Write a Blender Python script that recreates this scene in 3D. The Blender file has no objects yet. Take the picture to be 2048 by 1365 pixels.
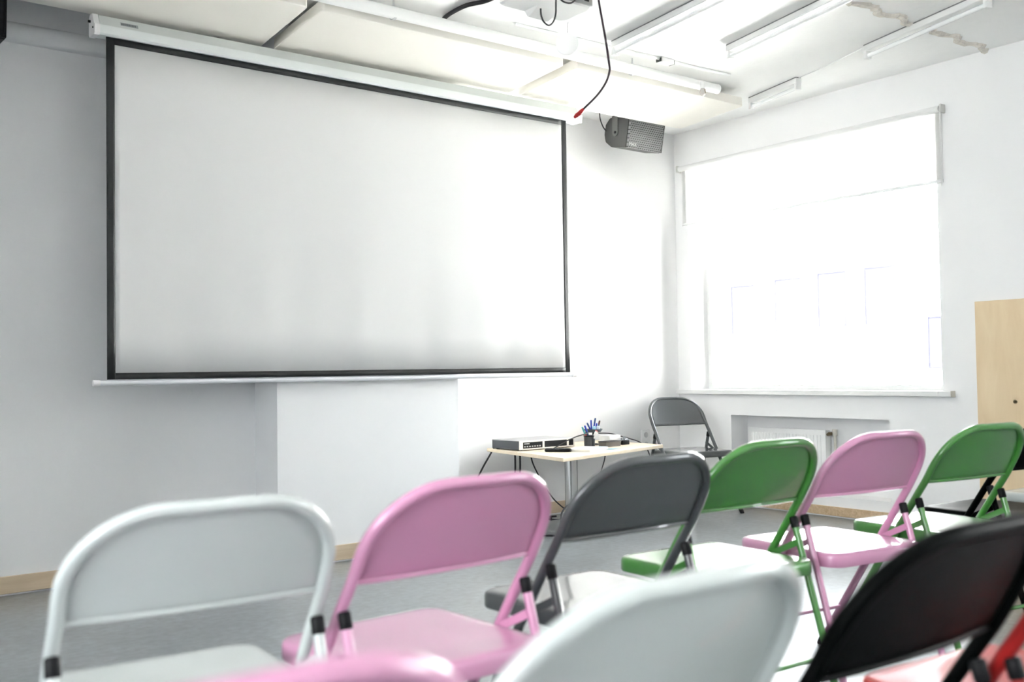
import bpy, bmesh, math, random
from mathutils import Vector, Matrix
random.seed(7)
sc = bpy.context.scene
COL = sc.collection
PI = math.pi

# ------------------------------------------------------------------ materials
MATS = {}
def mat(name, col, rough=0.5, metal=0.0, spec=0.5, coat=0.0, coat_rough=0.05, noise=None, bump=None, trans=0.0, emit=None):
    """procedural principled material; noise=(scale, amount, stretch) varies the colour, bump=(scale, strength)"""
    if name in MATS: return MATS[name]
    m = bpy.data.materials.new(name); m.use_nodes = True
    nt = m.node_tree; N = nt.nodes; L = nt.links
    b = N['Principled BSDF']
    b.inputs['Base Color'].default_value = (*col, 1)
    b.inputs['Roughness'].default_value = rough
    b.inputs['Metallic'].default_value = metal
    b.inputs['Specular IOR Level'].default_value = spec
    b.inputs['Coat Weight'].default_value = coat
    b.inputs['Coat Roughness'].default_value = coat_rough
    tc = N.new('ShaderNodeTexCoord')
    if noise:
        sca, amt, stretch = noise
        mp = N.new('ShaderNodeMapping'); mp.inputs['Scale'].default_value = stretch
        nz = N.new('ShaderNodeTexNoise'); nz.inputs['Scale'].default_value = sca; nz.inputs['Detail'].default_value = 6
        nz.inputs['Roughness'].default_value = 0.6
        rp = N.new('ShaderNodeValToRGB')
        rp.color_ramp.elements[0].position = 0.3; rp.color_ramp.elements[1].position = 0.7
        rp.color_ramp.elements[0].color = (*[c * (1 - amt) for c in col], 1)
        rp.color_ramp.elements[1].color = (*[min(1, c * (1 + amt)) for c in col], 1)
        L.new(tc.outputs['Object'], mp.inputs['Vector']); L.new(mp.outputs['Vector'], nz.inputs['Vector'])
        L.new(nz.outputs['Fac'], rp.inputs['Fac']); L.new(rp.outputs['Color'], b.inputs['Base Color'])
    if bump:
        sca, st = bump
        nb = N.new('ShaderNodeTexNoise'); nb.inputs['Scale'].default_value = sca; nb.inputs['Detail'].default_value = 5
        bp = N.new('ShaderNodeBump'); bp.inputs['Strength'].default_value = st; bp.inputs['Distance'].default_value = 0.01
        L.new(tc.outputs['Object'], nb.inputs['Vector']); L.new(nb.outputs['Fac'], bp.inputs['Height'])
        L.new(bp.outputs['Normal'], b.inputs['Normal'])
    if emit:
        b.inputs['Emission Color'].default_value = (*emit[0], 1); b.inputs['Emission Strength'].default_value = emit[1]
    MATS[name] = m
    return m

def srgb(r, g, b):
    f = lambda c: (c / 255 / 12.92) if c <= 10 else ((c / 255 + 0.055) / 1.055) ** 2.4
    return (f(r), f(g), f(b))

M_WALL = mat('white_wall_paint', (0.87, 0.865, 0.865), 0.75, noise=(1.5, 0.012, (1, 1, 1)), bump=(60, 0.04))
M_WALLF = mat('grey_white_wall_paint', (0.85, 0.855, 0.87), 0.75, noise=(1.5, 0.012, (1, 1, 1)), bump=(60, 0.04))
M_CEIL = mat('whitewashed_concrete', (0.91, 0.91, 0.90), 0.8, noise=(3.0, 0.02, (1, 1, 1)), bump=(14, 0.25))
M_FLOOR = None
M_WHITE = mat('white_plastic', (0.80, 0.80, 0.79), 0.35)
M_IVORY = mat('ivory_plastic', (0.78, 0.77, 0.78), 0.35)
M_PANEL = mat('cream_acoustic_board', (0.81, 0.785, 0.73), 0.85, noise=(2.0, 0.015, (1, 1, 1)))
M_PIPE = mat('white_pipe_paint', (0.84, 0.84, 0.83), 0.4)
M_SCREEN = mat('projection_fabric', (0.70, 0.698, 0.70), 0.85, spec=0.2)
M_BORDER = mat('black_border_fabric', (0.008, 0.009, 0.010), 0.55)
M_CASING = mat('casing_white_enamel', (0.70, 0.735, 0.735), 0.4)
M_BAR = mat('silver_white_enamel', (0.72, 0.73, 0.77), 0.3, spec=0.6)
M_BLACKP = mat('black_plastic', (0.006, 0.006, 0.007), 0.5, spec=.2)
M_CABLE = mat('black_cable_rubber', (0.014, 0.012, 0.015), 0.5)
M_GREYSPK = mat('dark_grey_cabinet', (0.065, 0.066, 0.062), 0.6)
M_CHROME = mat('brushed_steel', (0.62, 0.63, 0.64), 0.28, metal=1.0)
M_STEEL = mat('grey_steel_plate', (0.26, 0.27, 0.27), 0.45, metal=0.4)
M_BRASS = mat('aged_brass', (0.32, 0.25, 0.16), 0.4, metal=0.9)
M_GREYPL = mat('grey_plastic', (0.25, 0.27, 0.29), 0.45)
M_DVR = mat('charcoal_metal_cover', (0.045, 0.052, 0.06), 0.35, spec=0.6)
M_DVRTOP = mat('grey_metal_lid', (0.30, 0.30, 0.31), 0.38, spec=0.6)
M_BLUE = mat('blue_plastic', (0.02, 0.05, 0.42), 0.35)
M_NAVY = mat('navy_plastic', (0.03, 0.08, 0.22), 0.35)
M_RED = mat('red_plastic', (0.45, 0.03, 0.03), 0.35)
M_CORAL = mat('coral_red_plastic', (0.62, 0.12, 0.13), 0.35)
M_TEAL = mat('teal_plastic', (0.05, 0.33, 0.38), 0.35)
M_PALEBLUE = mat('pale_blue_paper', (0.40, 0.56, 0.64), 0.6)
M_MAROON = mat('maroon_plastic', (0.10, 0.025, 0.025), 0.35)
M_DGREEN = mat('dark_green_plastic', (0.02, 0.06, 0.05), 0.35)
M_PAPER = mat('cream_paper', (0.80, 0.77, 0.70), 0.7)
M_DARKGAP = mat('dark_grey_metal', (0.05, 0.055, 0.055), 0.5)
M_PLASTERRAW = mat('raw_plaster', (0.72, 0.68, 0.62), 0.9, noise=(22, 0.16, (1, 1, 1)), bump=(40, 0.5))

def wood(name, c1, c2, stretch, scale=1.0, rough=0.5):
    m = bpy.data.materials.new(name); m.use_nodes = True
    nt = m.node_tree; N = nt.nodes; L = nt.links; b = N['Principled BSDF']
    tc = N.new('ShaderNodeTexCoord'); mp = N.new('ShaderNodeMapping'); mp.inputs['Scale'].default_value = stretch
    nz = N.new('ShaderNodeTexNoise'); nz.inputs['Scale'].default_value = 3.0 * scale; nz.inputs['Detail'].default_value = 8
    nz.inputs['Distortion'].default_value = 0.6
    rp = N.new('ShaderNodeValToRGB'); rp.color_ramp.elements[0].position = 0.3; rp.color_ramp.elements[1].position = 0.72
    rp.color_ramp.elements[0].color = (*c1, 1); rp.color_ramp.elements[1].color = (*c2, 1)
    L.new(tc.outputs['Object'], mp.inputs['Vector']); L.new(mp.outputs['Vector'], nz.inputs['Vector'])
    L.new(nz.outputs['Fac'], rp.inputs['Fac']); L.new(rp.outputs['Color'], b.inputs['Base Color'])
    b.inputs['Roughness'].default_value = rough
    MATS[name] = m
    return m
M_PLY = wood('birch_plywood', (0.72, 0.55, 0.345), (0.80, 0.64, 0.43), (2.0, 2.0, 0.35), 2.2, 0.55)
M_BASEB = wood('pale_wood_baseboard', (0.60, 0.47, 0.325), (0.69, 0.56, 0.41), (0.6, 0.6, 6.0), 2.0, 0.5)
M_BASEB2 = wood('chipboard_baseboard', (0.48, 0.34, 0.20), (0.66, 0.50, 0.33), (1.0, 1.0, 1.0), 14.0, 0.6)
M_TABLE = wood('maple_tabletop', (0.70, 0.58, 0.42), (0.78, 0.67, 0.52), (1.0, 4.0, 4.0), 1.5, 0.35)

def floor_mat():
    m = bpy.data.materials.new('polished_grey_concrete'); m.use_nodes = True
    nt = m.node_tree; N = nt.nodes; L = nt.links; b = N['Principled BSDF']
    tc = N.new('ShaderNodeTexCoord')
    n1 = N.new('ShaderNodeTexNoise'); n1.inputs['Scale'].default_value = 2.2; n1.inputs['Detail'].default_value = 10; n1.inputs['Roughness'].default_value = 0.68
    r1 = N.new('ShaderNodeValToRGB'); r1.color_ramp.elements[0].position = 0.36; r1.color_ramp.elements[1].position = 0.64
    r1.color_ramp.elements[0].color = (0.142, 0.166, 0.180, 1); r1.color_ramp.elements[1].color = (0.255, 0.288, 0.305, 1)
    n2 = N.new('ShaderNodeTexNoise'); n2.inputs['Scale'].default_value = 26; n2.inputs['Detail'].default_value = 6
    mx = N.new('ShaderNodeMix'); mx.data_type = 'RGBA'; mx.blend_type = 'OVERLAY'; mx.inputs[0].default_value = 0.6
    L.new(tc.outputs['Object'], n1.inputs['Vector']); L.new(n1.outputs['Fac'], r1.inputs['Fac'])
    L.new(tc.outputs['Object'], n2.inputs['Vector'])
    L.new(r1.outputs['Color'], mx.inputs[6]); L.new(n2.outputs['Fac'], mx.inputs[7])
    bw = N.new('ShaderNodeHueSaturation'); bw.inputs['Saturation'].default_value = 0.9
    L.new(mx.outputs[2], bw.inputs['Color']); L.new(bw.outputs['Color'], b.inputs['Base Color'])
    r2 = N.new('ShaderNodeMapRange'); r2.inputs[3].default_value = 0.26; r2.inputs[4].default_value = 0.42
    L.new(n1.outputs['Fac'], r2.inputs[0]); L.new(r2.outputs[0], b.inputs['Roughness'])
    bp = N.new('ShaderNodeBump'); bp.inputs['Strength'].default_value = 0.12; bp.inputs['Distance'].default_value = 0.004
    L.new(n1.outputs['Fac'], bp.inputs['Height']); L.new(bp.outputs['Normal'], b.inputs['Normal'])
    b.inputs['Specular IOR Level'].default_value = 0.5; b.inputs['Coat Weight'].default_value = 1.0; b.inputs['Coat Roughness'].default_value = 0.38; b.inputs['Coat IOR'].default_value = 1.6
    return m
M_FLOOR = floor_mat()

def glass_mat():
    m = bpy.data.materials.new('window_glass'); m.use_nodes = True
    nt = m.node_tree; N = nt.nodes; L = nt.links
    N.remove(N['Principled BSDF'])
    t = N.new('ShaderNodeBsdfTransparent'); t.inputs['Color'].default_value = (0.97, 0.98, 0.98, 1)
    g = N.new('ShaderNodeBsdfGlossy'); g.inputs['Roughness'].default_value = 0.0
    fr = N.new('ShaderNodeFresnel'); fr.inputs['IOR'].default_value = 1.45
    mx = N.new('ShaderNodeMixShader')
    L.new(fr.outputs[0], mx.inputs[0]); L.new(t.outputs[0], mx.inputs[1]); L.new(g.outputs[0], mx.inputs[2])
    L.new(mx.outputs[0], N['Material Output'].inputs['Surface'])
    return m
M_GLASS = glass_mat()

def blind_mat():
    m = bpy.data.materials.new('white_blind_fabric'); m.use_nodes = True
    nt = m.node_tree; N = nt.nodes; L = nt.links
    N.remove(N['Principled BSDF'])
    d = N.new('ShaderNodeBsdfDiffuse'); d.inputs['Color'].default_value = (0.85, 0.85, 0.84, 1)
    t = N.new('ShaderNodeBsdfTranslucent'); t.inputs['Color'].default_value = (0.8, 0.8, 0.79, 1)
    mx = N.new('ShaderNodeMixShader'); mx.inputs[0].default_value = 0.55
    L.new(d.outputs[0], mx.inputs[1]); L.new(t.outputs[0], mx.inputs[2])
    L.new(mx.outputs[0], N['Material Output'].inputs['Surface'])
    return m
M_BLIND = blind_mat()

def grille_mat():
    """perforated metal: staggered slots over dark foam"""
    m = bpy.data.materials.new('perforated_grille'); m.use_nodes = True
    nt = m.node_tree; N = nt.nodes; L = nt.links; b = N['Principled BSDF']
    tc = N.new('ShaderNodeTexCoord')
    mp = N.new('ShaderNodeMapping'); mp.inputs['Rotation'].default_value = (PI / 2, 0, 0)
    br = N.new('ShaderNodeTexBrick'); br.inputs['Scale'].default_value = 1.0
    br.inputs['Color1'].default_value = (0.012, 0.012, 0.012, 1); br.inputs['Color2'].default_value = (0.018, 0.018, 0.018, 1)
    br.inputs['Mortar'].default_value = (0.27, 0.27, 0.27, 1)
    br.inputs['Mortar Size'].default_value = 0.0042; br.inputs['Mortar Smooth'].default_value = 0.1
    br.inputs['Brick Width'].default_value = 0.021; br.inputs['Row Height'].default_value = 0.0145
    L.new(tc.outputs['Object'], mp.inputs['Vector']); L.new(mp.outputs['Vector'], br.inputs['Vector'])
    L.new(br.outputs['Color'], b.inputs['Base Color']); b.inputs['Roughness'].default_value = 0.5
    return m
M_GRILLE = grille_mat()

# ------------------------------------------------------------------ mesh helpers
def bm_new(): return bmesh.new()

def obj(name, bm, material, parent=None, smooth=True, angle=40):
    me = bpy.data.meshes.new(name)
    bmesh.ops.recalc_face_normals(bm, faces=bm.faces[:])
    bm.to_mesh(me); bm.free()
    mats = material if isinstance(material, (list, tuple)) else [material]
    for m in mats: me.materials.append(m)
    o = bpy.data.objects.new(name, me); COL.objects.link(o)
    if smooth:
        for p in me.polygons: p.use_smooth = True
        try: me.set_sharp_from_angle(angle=math.radians(angle))
        except Exception: pass
    if parent: o.parent = parent
    return o

def tag(o, label=None, cat=None, group=None, kind=None):
    if label: o['label'] = label
    if cat: o['category'] = cat
    if group: o['group'] = group
    if kind: o['kind'] = kind
    return o

def thing(name, label, cat, loc=(0, 0, 0), rz=0.0, group=None):
    o = bpy.data.objects.new(name, None); COL.objects.link(o)
    o.empty_display_size = 0.05
    o.location = loc; o.rotation_euler = (0, 0, rz)
    return tag(o, label, cat, group)

def box(bm, x0, x1, y0, y1, z0, z1, bev=0.0, seg=2, mi=0):
    vs = [bm.verts.new((x, y, z)) for x in (x0, x1) for y in (y0, y1) for z in (z0, z1)]
    idx = [(0, 1, 3, 2), (4, 6, 7, 5), (0, 4, 5, 1), (2, 3, 7, 6), (0, 2, 6, 4), (1, 5, 7, 3)]
    fs = [bm.faces.new([vs[i] for i in f]) for f in idx]
    for f in fs: f.material_index = mi
    if bev > 0:
        es = list({e for f in fs for e in f.edges})
        bmesh.ops.bevel(bm, geom=es, offset=bev, segments=seg, profile=0.5, affect='EDGES')
    return bm

def tube(bm, pts, r, n=12, cap=True, mi=0):
    pts = [Vector(p) for p in pts]
    k = len(pts)
    radii = r if isinstance(r, (list, tuple)) else [r] * k
    tang = []
    for i in range(k):
        a = pts[max(i - 1, 0)]; b = pts[min(i + 1, k - 1)]
        tang.append((b - a).normalized())
    up = Vector((0, 0, 1)) if abs(tang[0].z) < 0.9 else Vector((1, 0, 0))
    u = tang[0].cross(up).normalized()
    rings = []
    for i in range(k):
        t = tang[i]
        u = (u - t * u.dot(t)).normalized()
        v = t.cross(u)
        rings.append([bm.verts.new(pts[i] + (u * math.cos(2 * PI * j / n) + v * math.sin(2 * PI * j / n)) * radii[i]) for j in range(n)])
    for i in range(k - 1):
        for j in range(n):
            f = bm.faces.new((rings[i][j], rings[i][(j + 1) % n], rings[i + 1][(j + 1) % n], rings[i + 1][j])); f.material_index = mi
    if cap:
        for q in (rings[0][::-1], rings[-1]):
            f = bm.faces.new(q); f.material_index = mi
    return bm

def smooth_path(pts, sub=6):
    """Catmull-Rom through the points"""
    P = [Vector(p) for p in pts]
    out = []
    for i in range(len(P) - 1):
        p0 = P[max(i - 1, 0)]; p1 = P[i]; p2 = P[i + 1]; p3 = P[min(i + 2, len(P) - 1)]
        for s in range(sub):
            t = s / sub
            out.append(0.5 * ((2 * p1) + (p2 - p0) * t + (2 * p0 - 5 * p1 + 4 * p2 - p3) * t * t + (3 * p1 - p0 - 3 * p2 + p3) * t ** 3))
    out.append(P[-1])
    return out

def lathe(bm, prof, n=24, c=(0, 0, 0), axis='z', mi=0):
    rings = []
    for r, h in prof:
        ring = []
        for j in range(n):
            a = 2 * PI * j / n
            p = (r * math.cos(a), r * math.sin(a), h)
            if axis == 'y': p = (p[0], p[2], p[1])
            if axis == 'x': p = (p[2], p[0], p[1])
            ring.append(bm.verts.new((c[0] + p[0], c[1] + p[1], c[2] + p[2])))
        rings.append(ring)
    for i in range(len(rings) - 1):
        for j in range(n):
            f = bm.faces.new((rings[i][j], rings[i][(j + 1) % n], rings[i + 1][(j + 1) % n], rings[i + 1][j])); f.material_index = mi
    for q in (rings[0][::-1], rings[-1]):
        f = bm.faces.new(q); f.material_index = mi
    return bm

def rrect(hx0, hx1, hy0, hy1, r, n=6):
    pts = []
    for cx, cy, a0 in ((hx1 - r, hy1 - r, 0), (hx0 + r, hy1 - r, PI / 2), (hx0 + r, hy0 + r, PI), (hx1 - r, hy0 + r, 1.5 * PI)):
        for i in range(n + 1):
            a = a0 + PI / 2 * i / n
            pts.append((cx + r * math.cos(a), cy + r * math.sin(a)))
    return pts

def loft(bm, loops, cap0=True, cap1=True, mi=0):
    rings = [[bm.verts.new(p) for p in lp] for lp in loops]
    n = len(rings[0])
    for i in range(len(rings) - 1):
        for j in range(n):
            f = bm.faces.new((rings[i][j], rings[i][(j + 1) % n], rings[i + 1][(j + 1) % n], rings[i + 1][j])); f.material_index = mi
    if cap0: bm.faces.new(rings[0][::-1]).material_index = mi
    if cap1: bm.faces.new(rings[-1]).material_index = mi
    return bm

def prism_x(bm, prof, x0, x1, mi=0):
    """profile of (y, z) points run along x"""
    return loft(bm, [[(x0, y, z) for y, z in prof], [(x1, y, z) for y, z in prof]], mi=mi)

def extrude_poly(bm, poly, z0, z1, bev=0.0):
    if bev:
        c = Vector((sum(p[0] for p in poly) / len(poly), sum(p[1] for p in poly) / len(poly)))
        def ins(d): return [tuple(Vector(p) + (c - Vector(p)).normalized() * d) for p in poly]
        lo = [[(x, y, z0) for x, y in ins(bev)], [(x, y, z0 + bev) for x, y in poly], [(x, y, z1 - bev) for x, y in poly], [(x, y, z1) for x, y in ins(bev)]]
    else:
        lo = [[(x, y, z0) for x, y in poly], [(x, y, z1) for x, y in poly]]
    return loft(bm, lo)

def wall_with_holes(name, axis, pos, thick, u0, u1, z0, z1, holes, material):
    """slab in the plane axis=pos (room side) reaching pos+thick, with rectangular openings and their reveals"""
    us = sorted({u0, u1, *[h[0] for h in holes], *[h[1] for h in holes]})
    zs = sorted({z0, z1, *[h[2] for h in holes], *[h[3] for h in holes]})
    inh = lambda u, z: any(h[0] < u < h[1] and h[2] < z < h[3] for h in holes)
    bm = bm_new()
    def V(u, d, z): return bm.verts.new((pos + d, u, z) if axis == 'x' else (u, pos + d, z))
    nu, nz = len(us) - 1, len(zs) - 1
    solid = [[not inh((us[i] + us[i + 1]) / 2, (zs[j] + zs[j + 1]) / 2) for j in range(nz)] for i in range(nu)]
    g = {}
    def gv(i, j, k):
        if (i, j, k) not in g: g[(i, j, k)] = V(us[i], thick if k else 0.0, zs[j])
        return g[(i, j, k)]
    for i in range(nu):
        for j in range(nz):
            if not solid[i][j]: continue
            for k in (0, 1):
                bm.faces.new((gv(i, j, k), gv(i + 1, j, k), gv(i + 1, j + 1, k), gv(i, j + 1, k)))
            for di, dj, a, b in ((-1, 0, (i, j), (i, j + 1)), (1, 0, (i + 1, j), (i + 1, j + 1)), (0, -1, (i, j), (i + 1, j)), (0, 1, (i, j + 1), (i + 1, j + 1))):
                ii, jj = i + di, j + dj
                if 0 <= ii < nu and 0 <= jj < nz and solid[ii][jj]: continue
                bm.faces.new((gv(*a, 0), gv(*b, 0), gv(*b, 1), gv(*a, 1)))
    o = obj(name, bm, material, smooth=False)
    return tag(o, kind='structure')

def struct(name, bm, m, smooth=False, parent=None):
    o = obj(name, bm, m, parent, smooth=smooth)
    if not parent: tag(o, kind='structure')
    return o

def text_mesh(name, txt, size, material, parent, M, extrude=0.0004):
    cu = bpy.data.curves.new(name, 'FONT'); cu.body = txt; cu.size = size; cu.extrude = extrude
    tmp = bpy.data.objects.new(name, cu); COL.objects.link(tmp)
    me = bpy.data.meshes.new_from_object(tmp.evaluated_get(bpy.context.evaluated_depsgraph_get()))
    bpy.data.objects.remove(tmp); bpy.data.curves.remove(cu)
    me.materials.clear(); me.materials.append(material); me.name = name
    o = bpy.data.objects.new(name, me); COL.objects.link(o)
    o.parent = parent; o.matrix_local = M
    return o

# ------------------------------------------------------------------ room shell (metres; camera eye at x=0, y=0)
XW = 5.75          # window wall
YL, YR = 5.135, 5.43   # front wall left and right of the pier
YP = 4.85          # face of the pier
XL, YB, ZC = -2.6, -3.2, 2.85

bm = bm_new(); box(bm, XL - .3, XW + .35, YB - .3, YR + .3, -.15, 0); struct('floor', bm, M_FLOOR)
bm = bm_new(); box(bm, XL - .3, XW + .35, YB - .3, YR + .3, ZC, ZC + .2); struct('ceiling', bm, M_CEIL)
bm = bm_new(); box(bm, XL - .3, 2.156, YL, YR + .3, 0, ZC); struct('wall_front', bm, M_WALLF)
bm = bm_new(); box(bm, 2.15, 3.279, YP, YR + .3, 0, ZC); struct('pier_front', bm, M_WALLF)
bm = bm_new(); box(bm, 3.27, XW + .35, YR, YR + .3, 0, ZC); struct('wall_front_recess', bm, M_WALL)

W1 = (3.255, 5.30, 0.845, 2.56)      # the window in the picture
W2 = (-2.8, -0.6, 0.845, 2.56)        # unseen further window in the same wall, behind the camera, placed for fill light
NICHE = (3.62, 4.914, 0.137, 0.66)
w = wall_with_holes('wall_right', 'x', XW, 0.185, YB, YR, 0, ZC, [W1, W2, NICHE], M_WALL)
w = wall_with_holes('wall_right_outer_leaf', 'x', XW + .185, 0.165, YB, YR, 0, ZC, [W1, W2], M_WALL)
W3 = (-0.9, 1.8, 0.845, 2.56)       # unseen window added in the opposite wall to light the right wall
wall_with_holes('wall_left', 'x', XL, -0.3, YB, YL, 0, ZC, [W3], M_WALL)
bm = bm_new(); box(bm, XL - .3, XW + .35, YB - .3, YB, 0, ZC); struct('wall_back', bm, M_WALL)

def window(n, axis, pos, a0, a1, z0, z1, mull):
    root = bpy.data.objects.new('window_%d' % n, None); COL.objects.link(root); tag(root, kind='structure')
    def B(bm, u0, u1, d0, d1, z0, z1, bev=.004):
        if axis == 'x': box(bm, pos + d0, pos + d1, u0, u1, z0, z1, bev)
        else: box(bm, u0, u1, pos - d1, pos - d0, z0, z1, bev)
    t = .034
    bm = bm_new()
    B(bm, a0, a1, 0, .07, z0, z0 + t); B(bm, a0, a1, 0, .07, z1 - t, z1)
    us = [a0] + [a0 + (a1 - a0) * m for m in mull] + [a1]
    for i, u in enumerate(us):
        lo = u if i == 0 else (u - t if i == len(us) - 1 else u - t / 2)
        B(bm, lo, lo + t, 0, .07, z0 + t * .98, z1 - t * .98)
    obj('window_frame', bm, M_WHITE, root, smooth=False)
    for i in range(len(us) - 1):
        bm = bm_new()
        B(bm, us[i] + t * .45, us[i + 1] - t * .45, .03, .036, z0 + t * .9, z1 - t * .9, 0)
        obj('pane', bm, M_GLASS, root, smooth=False)
    return root
w1 = window(1, 'x', XW + .20, *W1, ())
window(2, 'x', XW + .20, *W2, (0.33, 0.66))
window(3, 'x', XL - .20, *W3, (0.5,))
# sill board of the window in view
bm = bm_new(); box(bm, XW - .045, XW + .20, W1[0] - .002, W1[1] + .002, .812, .846, .004)
box(bm, XW - .045, XW - .0005, 3.18, W1[0] + .01, .812, .846, .004)
box(bm, XW - .045, XW - .0005, W1[1] - .01, 5.42, .812, .846, .004)
sill = obj('window_sill', bm, M_WHITE, w1, smooth=False)
bm = bm_new(); box(bm, XW - .047, XW - .0005, 3.174, 3.181, .810, .848, .002)
obj('end_cap', bm, mat('beige_end_cap', (.55, .52, .45), .5), sill)

# baseboards
def bb(name, x0, x1, y0, y1, h, m=M_BASEB):
    bm = bm_new(); box(bm, x0, x1, y0, y1, .010, h, .002, 1); o = struct(name, bm, m); return o
bb('baseboard_front', XL, 2.138, YL - .014, YL - .0005, .09)
bb('baseboard_pier', 2.138, 3.29, YP - .014, YP - .0005, .09)
bb('baseboard_pier_side', 3.2795, 3.292, YP, YR - .0145, .09)
bb('baseboard_recess', 3.2795, XW - .015, YR - .014, YR - .0005, .09)
bb('baseboard_right', XW - .014, XW - .0005, YB, YR, .07, M_BASEB2)
# white render band between baseboard and niche ledge
# horizontal rounded duct high on the left part of the front wall
bm = bm_new()
prof = [(YL, 2.594)] + [(YL - .055 * math.sin(PI * i / 12), 2.643 - .049 * math.cos(PI * i / 12)) for i in range(13)] + [(YL, 2.692)]
prism_x(bm, prof[1:-1], XL, 2.15)
struct('trim_1', bm, M_WALLF, smooth=True)

# crumbling plaster ridge across the ceiling
bm = bm_new()
rnd = random.Random(3)
xs = [4.34 + i * (XW - 4.34) / 60 for i in range(61)]
la, lb = [], []
for i, x in enumerate(xs):
    gap = 1.0 if not (5.00 < x < 5.16) else 0.25
    wv = (.013 + .012 * rnd.random()) * gap + .004
    c = 2.915 + .018 * math.sin(i * .55) + .010 * rnd.uniform(-1, 1)
    la.append((x, c, wv))
rings = []
for x, c, wv in la:
    h = .010 + .012 * rnd.random()
    rings.append([(x, c - wv, ZC + .002), (x, c - wv * .6, ZC - h * .8), (x, c + wv * .2, ZC - h), (x, c + wv, ZC - h * .35), (x, c + wv * 1.2, ZC + .002)])
loft(bm, rings)
struct('trim_2', bm, M_PLASTERRAW)

# ------------------------------------------------------------------ what stands outside
bm = bm_new(); box(bm, -30, 40, -25, 45, -3.4, -3.2); struct('ground_outside', bm, mat('pale_pavement', (.75, .75, .74), .8))
fac = thing('apartment_building', 'pale rendered building across the street seen faintly through the bright window', 'building', (16, 0, -3))
fm = mat('pale_render', (.86, .86, .85), .85)
bm = bm_new(); box(bm, 0, .4, -6, 34, 0, 7.2); obj('facade', bm, fm, fac, smooth=False)
M_FW = mat('dark_window_frame', (.016, .016, .022), .6, spec=.1)
M_FG = mat('dim_window_glass', (.030, .030, .042), .5, spec=.05)
for y, z0, z1 in ((9.3, 3.95, 4.85), (10.5, 4.75, 5.80), (11.5, 4.75, 5.79), (12.5, 4.7, 5.75), (13.6, 4.7, 5.7), (15.0, 4.7, 5.7), (17.0, 4.7, 5.7)):
    bm = bm_new()
    yy0, yy1 = y - .62, y
    box(bm, -.02, .02, yy0, yy1, z0, z0 + .03); box(bm, -.02, .02, yy0, yy1, z1 - .03, z1)
    box(bm, -.02, .02, yy0, yy0 + .03, z0 + .03, z1 - .03); box(bm, -.02, .02, yy1 - .03, yy1, z0 + .03, z1 - .03)
    f = obj('window', bm, M_FW, fac, smooth=False)
    bm = bm_new(); box(bm, -.008, .01, yy0 + .031, yy1 - .031, z0 + .031, z1 - .031); obj('pane', bm, M_FG, f, smooth=False)

# ------------------------------------------------------------------ radiator in its niche
rad = thing('radiator', 'white ribbed panel radiator in the niche under the window', 'radiator', (XW + .10, 4.17, 0))
rw = 4.84 - 4.17
bm = bm_new(); box(bm, 0, .012, 0, rw, .17, .57, .004)
nr = 21
for i in range(nr):
    y = .045 + (rw - .09) * i / (nr - 1)
    box(bm, -.0055, .002, y - .0085, y + .0085, .205, .535, .005, 2)
box(bm, .012, .07, .006, rw - .006, .18, .56, .003)
obj('panel', bm, mat('radiator_enamel', (.82, .82, .81), .3), rad)
bm = bm_new()
for i in range(34):
    y = .012 + (rw - .03) * i / 33
    box(bm, .016, .066, y, y + .006, .5595, .566)
obj('top_grille', bm, M_WHITE, rad, smooth=False)
bm = bm_new(); tube(bm, [(.035, -.0, .545), (.035, -.05, .545)], .011, 12); tube(bm, [(.035, -.028, .545), (.0, -.028, .545)], .013, 12)
tube(bm, [(.0, -.028, .545), (-.016, -.028, .54)], .010, 12)
v = obj('valve', bm, M_BRASS, rad)
bm = bm_new(); tube(bm, [(.035, -.05, .575), (.035, -.05, .535)], .017, 14); tube(bm, [(.035, -.05, .535), (.035, -.052, .50), (.035, -.056, .137)], .010, 12)
obj('pipe', bm, mat('painted_pipe', (.66, .62, .55), .4), rad)
bm = bm_new(); lathe(bm, [(.012, .137), (.028, .138), (.028, .143), (.012, .147)], 20, (.035, -.056, 0)); obj('pipe_collar', bm, M_BRASS, rad)

# ------------------------------------------------------------------ roller blind
bl = thing('roller_blind', 'white roller blind pulled a short way down over the window', 'blind', (XW, 3.19, 2.56))
bm = bm_new(); tube(bm, [(-.030, .018, .0), (-.030, 2.16, .0)], .021, 18); obj('roller', bm, M_WHITE, bl)
bm = bm_new(); box(bm, -.010, -.0085, .022, 2.155, -.43, .0); obj('fabric', bm, M_BLIND, bl, smooth=False)
bm = bm_new(); box(bm, -.016, -.003, .018, 2.158, -.446, -.426, .004); obj('bottom_bar', bm, mat('bar_white', (.86, .86, .86), .4), bl)
for y in (-.004, 2.164):
    bm = bm_new(); box(bm, -.055, -.0005, y, y + .012, -.026, .026, .004); obj('bracket', bm, mat('bracket_cream', (.60, .60, .57), .45), bl)
bm = bm_new(); tube(bm, [(-.045, .012, .0), (-.045, .012, -.45), (-.040, .012, -.47), (-.030, .012, -.45), (-.03, .012, .0)], .0022, 6); obj('pull_cord', bm, M_WHITE, bl)

# ------------------------------------------------------------------ plywood board on the window wall
pw = thing('plywood_board', 'large birch plywood board fixed to the white wall right of the window', 'board', (XW - .0005, 2.4, .1))
bm = bm_new(); box(bm, -.016, -.0, -.82, .633, 0, 1.275, .0015, 1); obj('sheet', bm, M_PLY, pw, smooth=False)
bm = bm_new(); lathe(bm, [(.012, -.0185), (.012, -.015), (.006, -.015), (.006, -.0185)], 18, (0, .41, .688), 'x'); obj('eyelet', bm, M_BRASS, pw)
bm = bm_new(); lathe(bm, [(.006, -.0165), (.006, -.0155)], 14, (0, .41, .688), 'x'); obj('hole', bm, M_BLACKP, pw)

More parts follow.
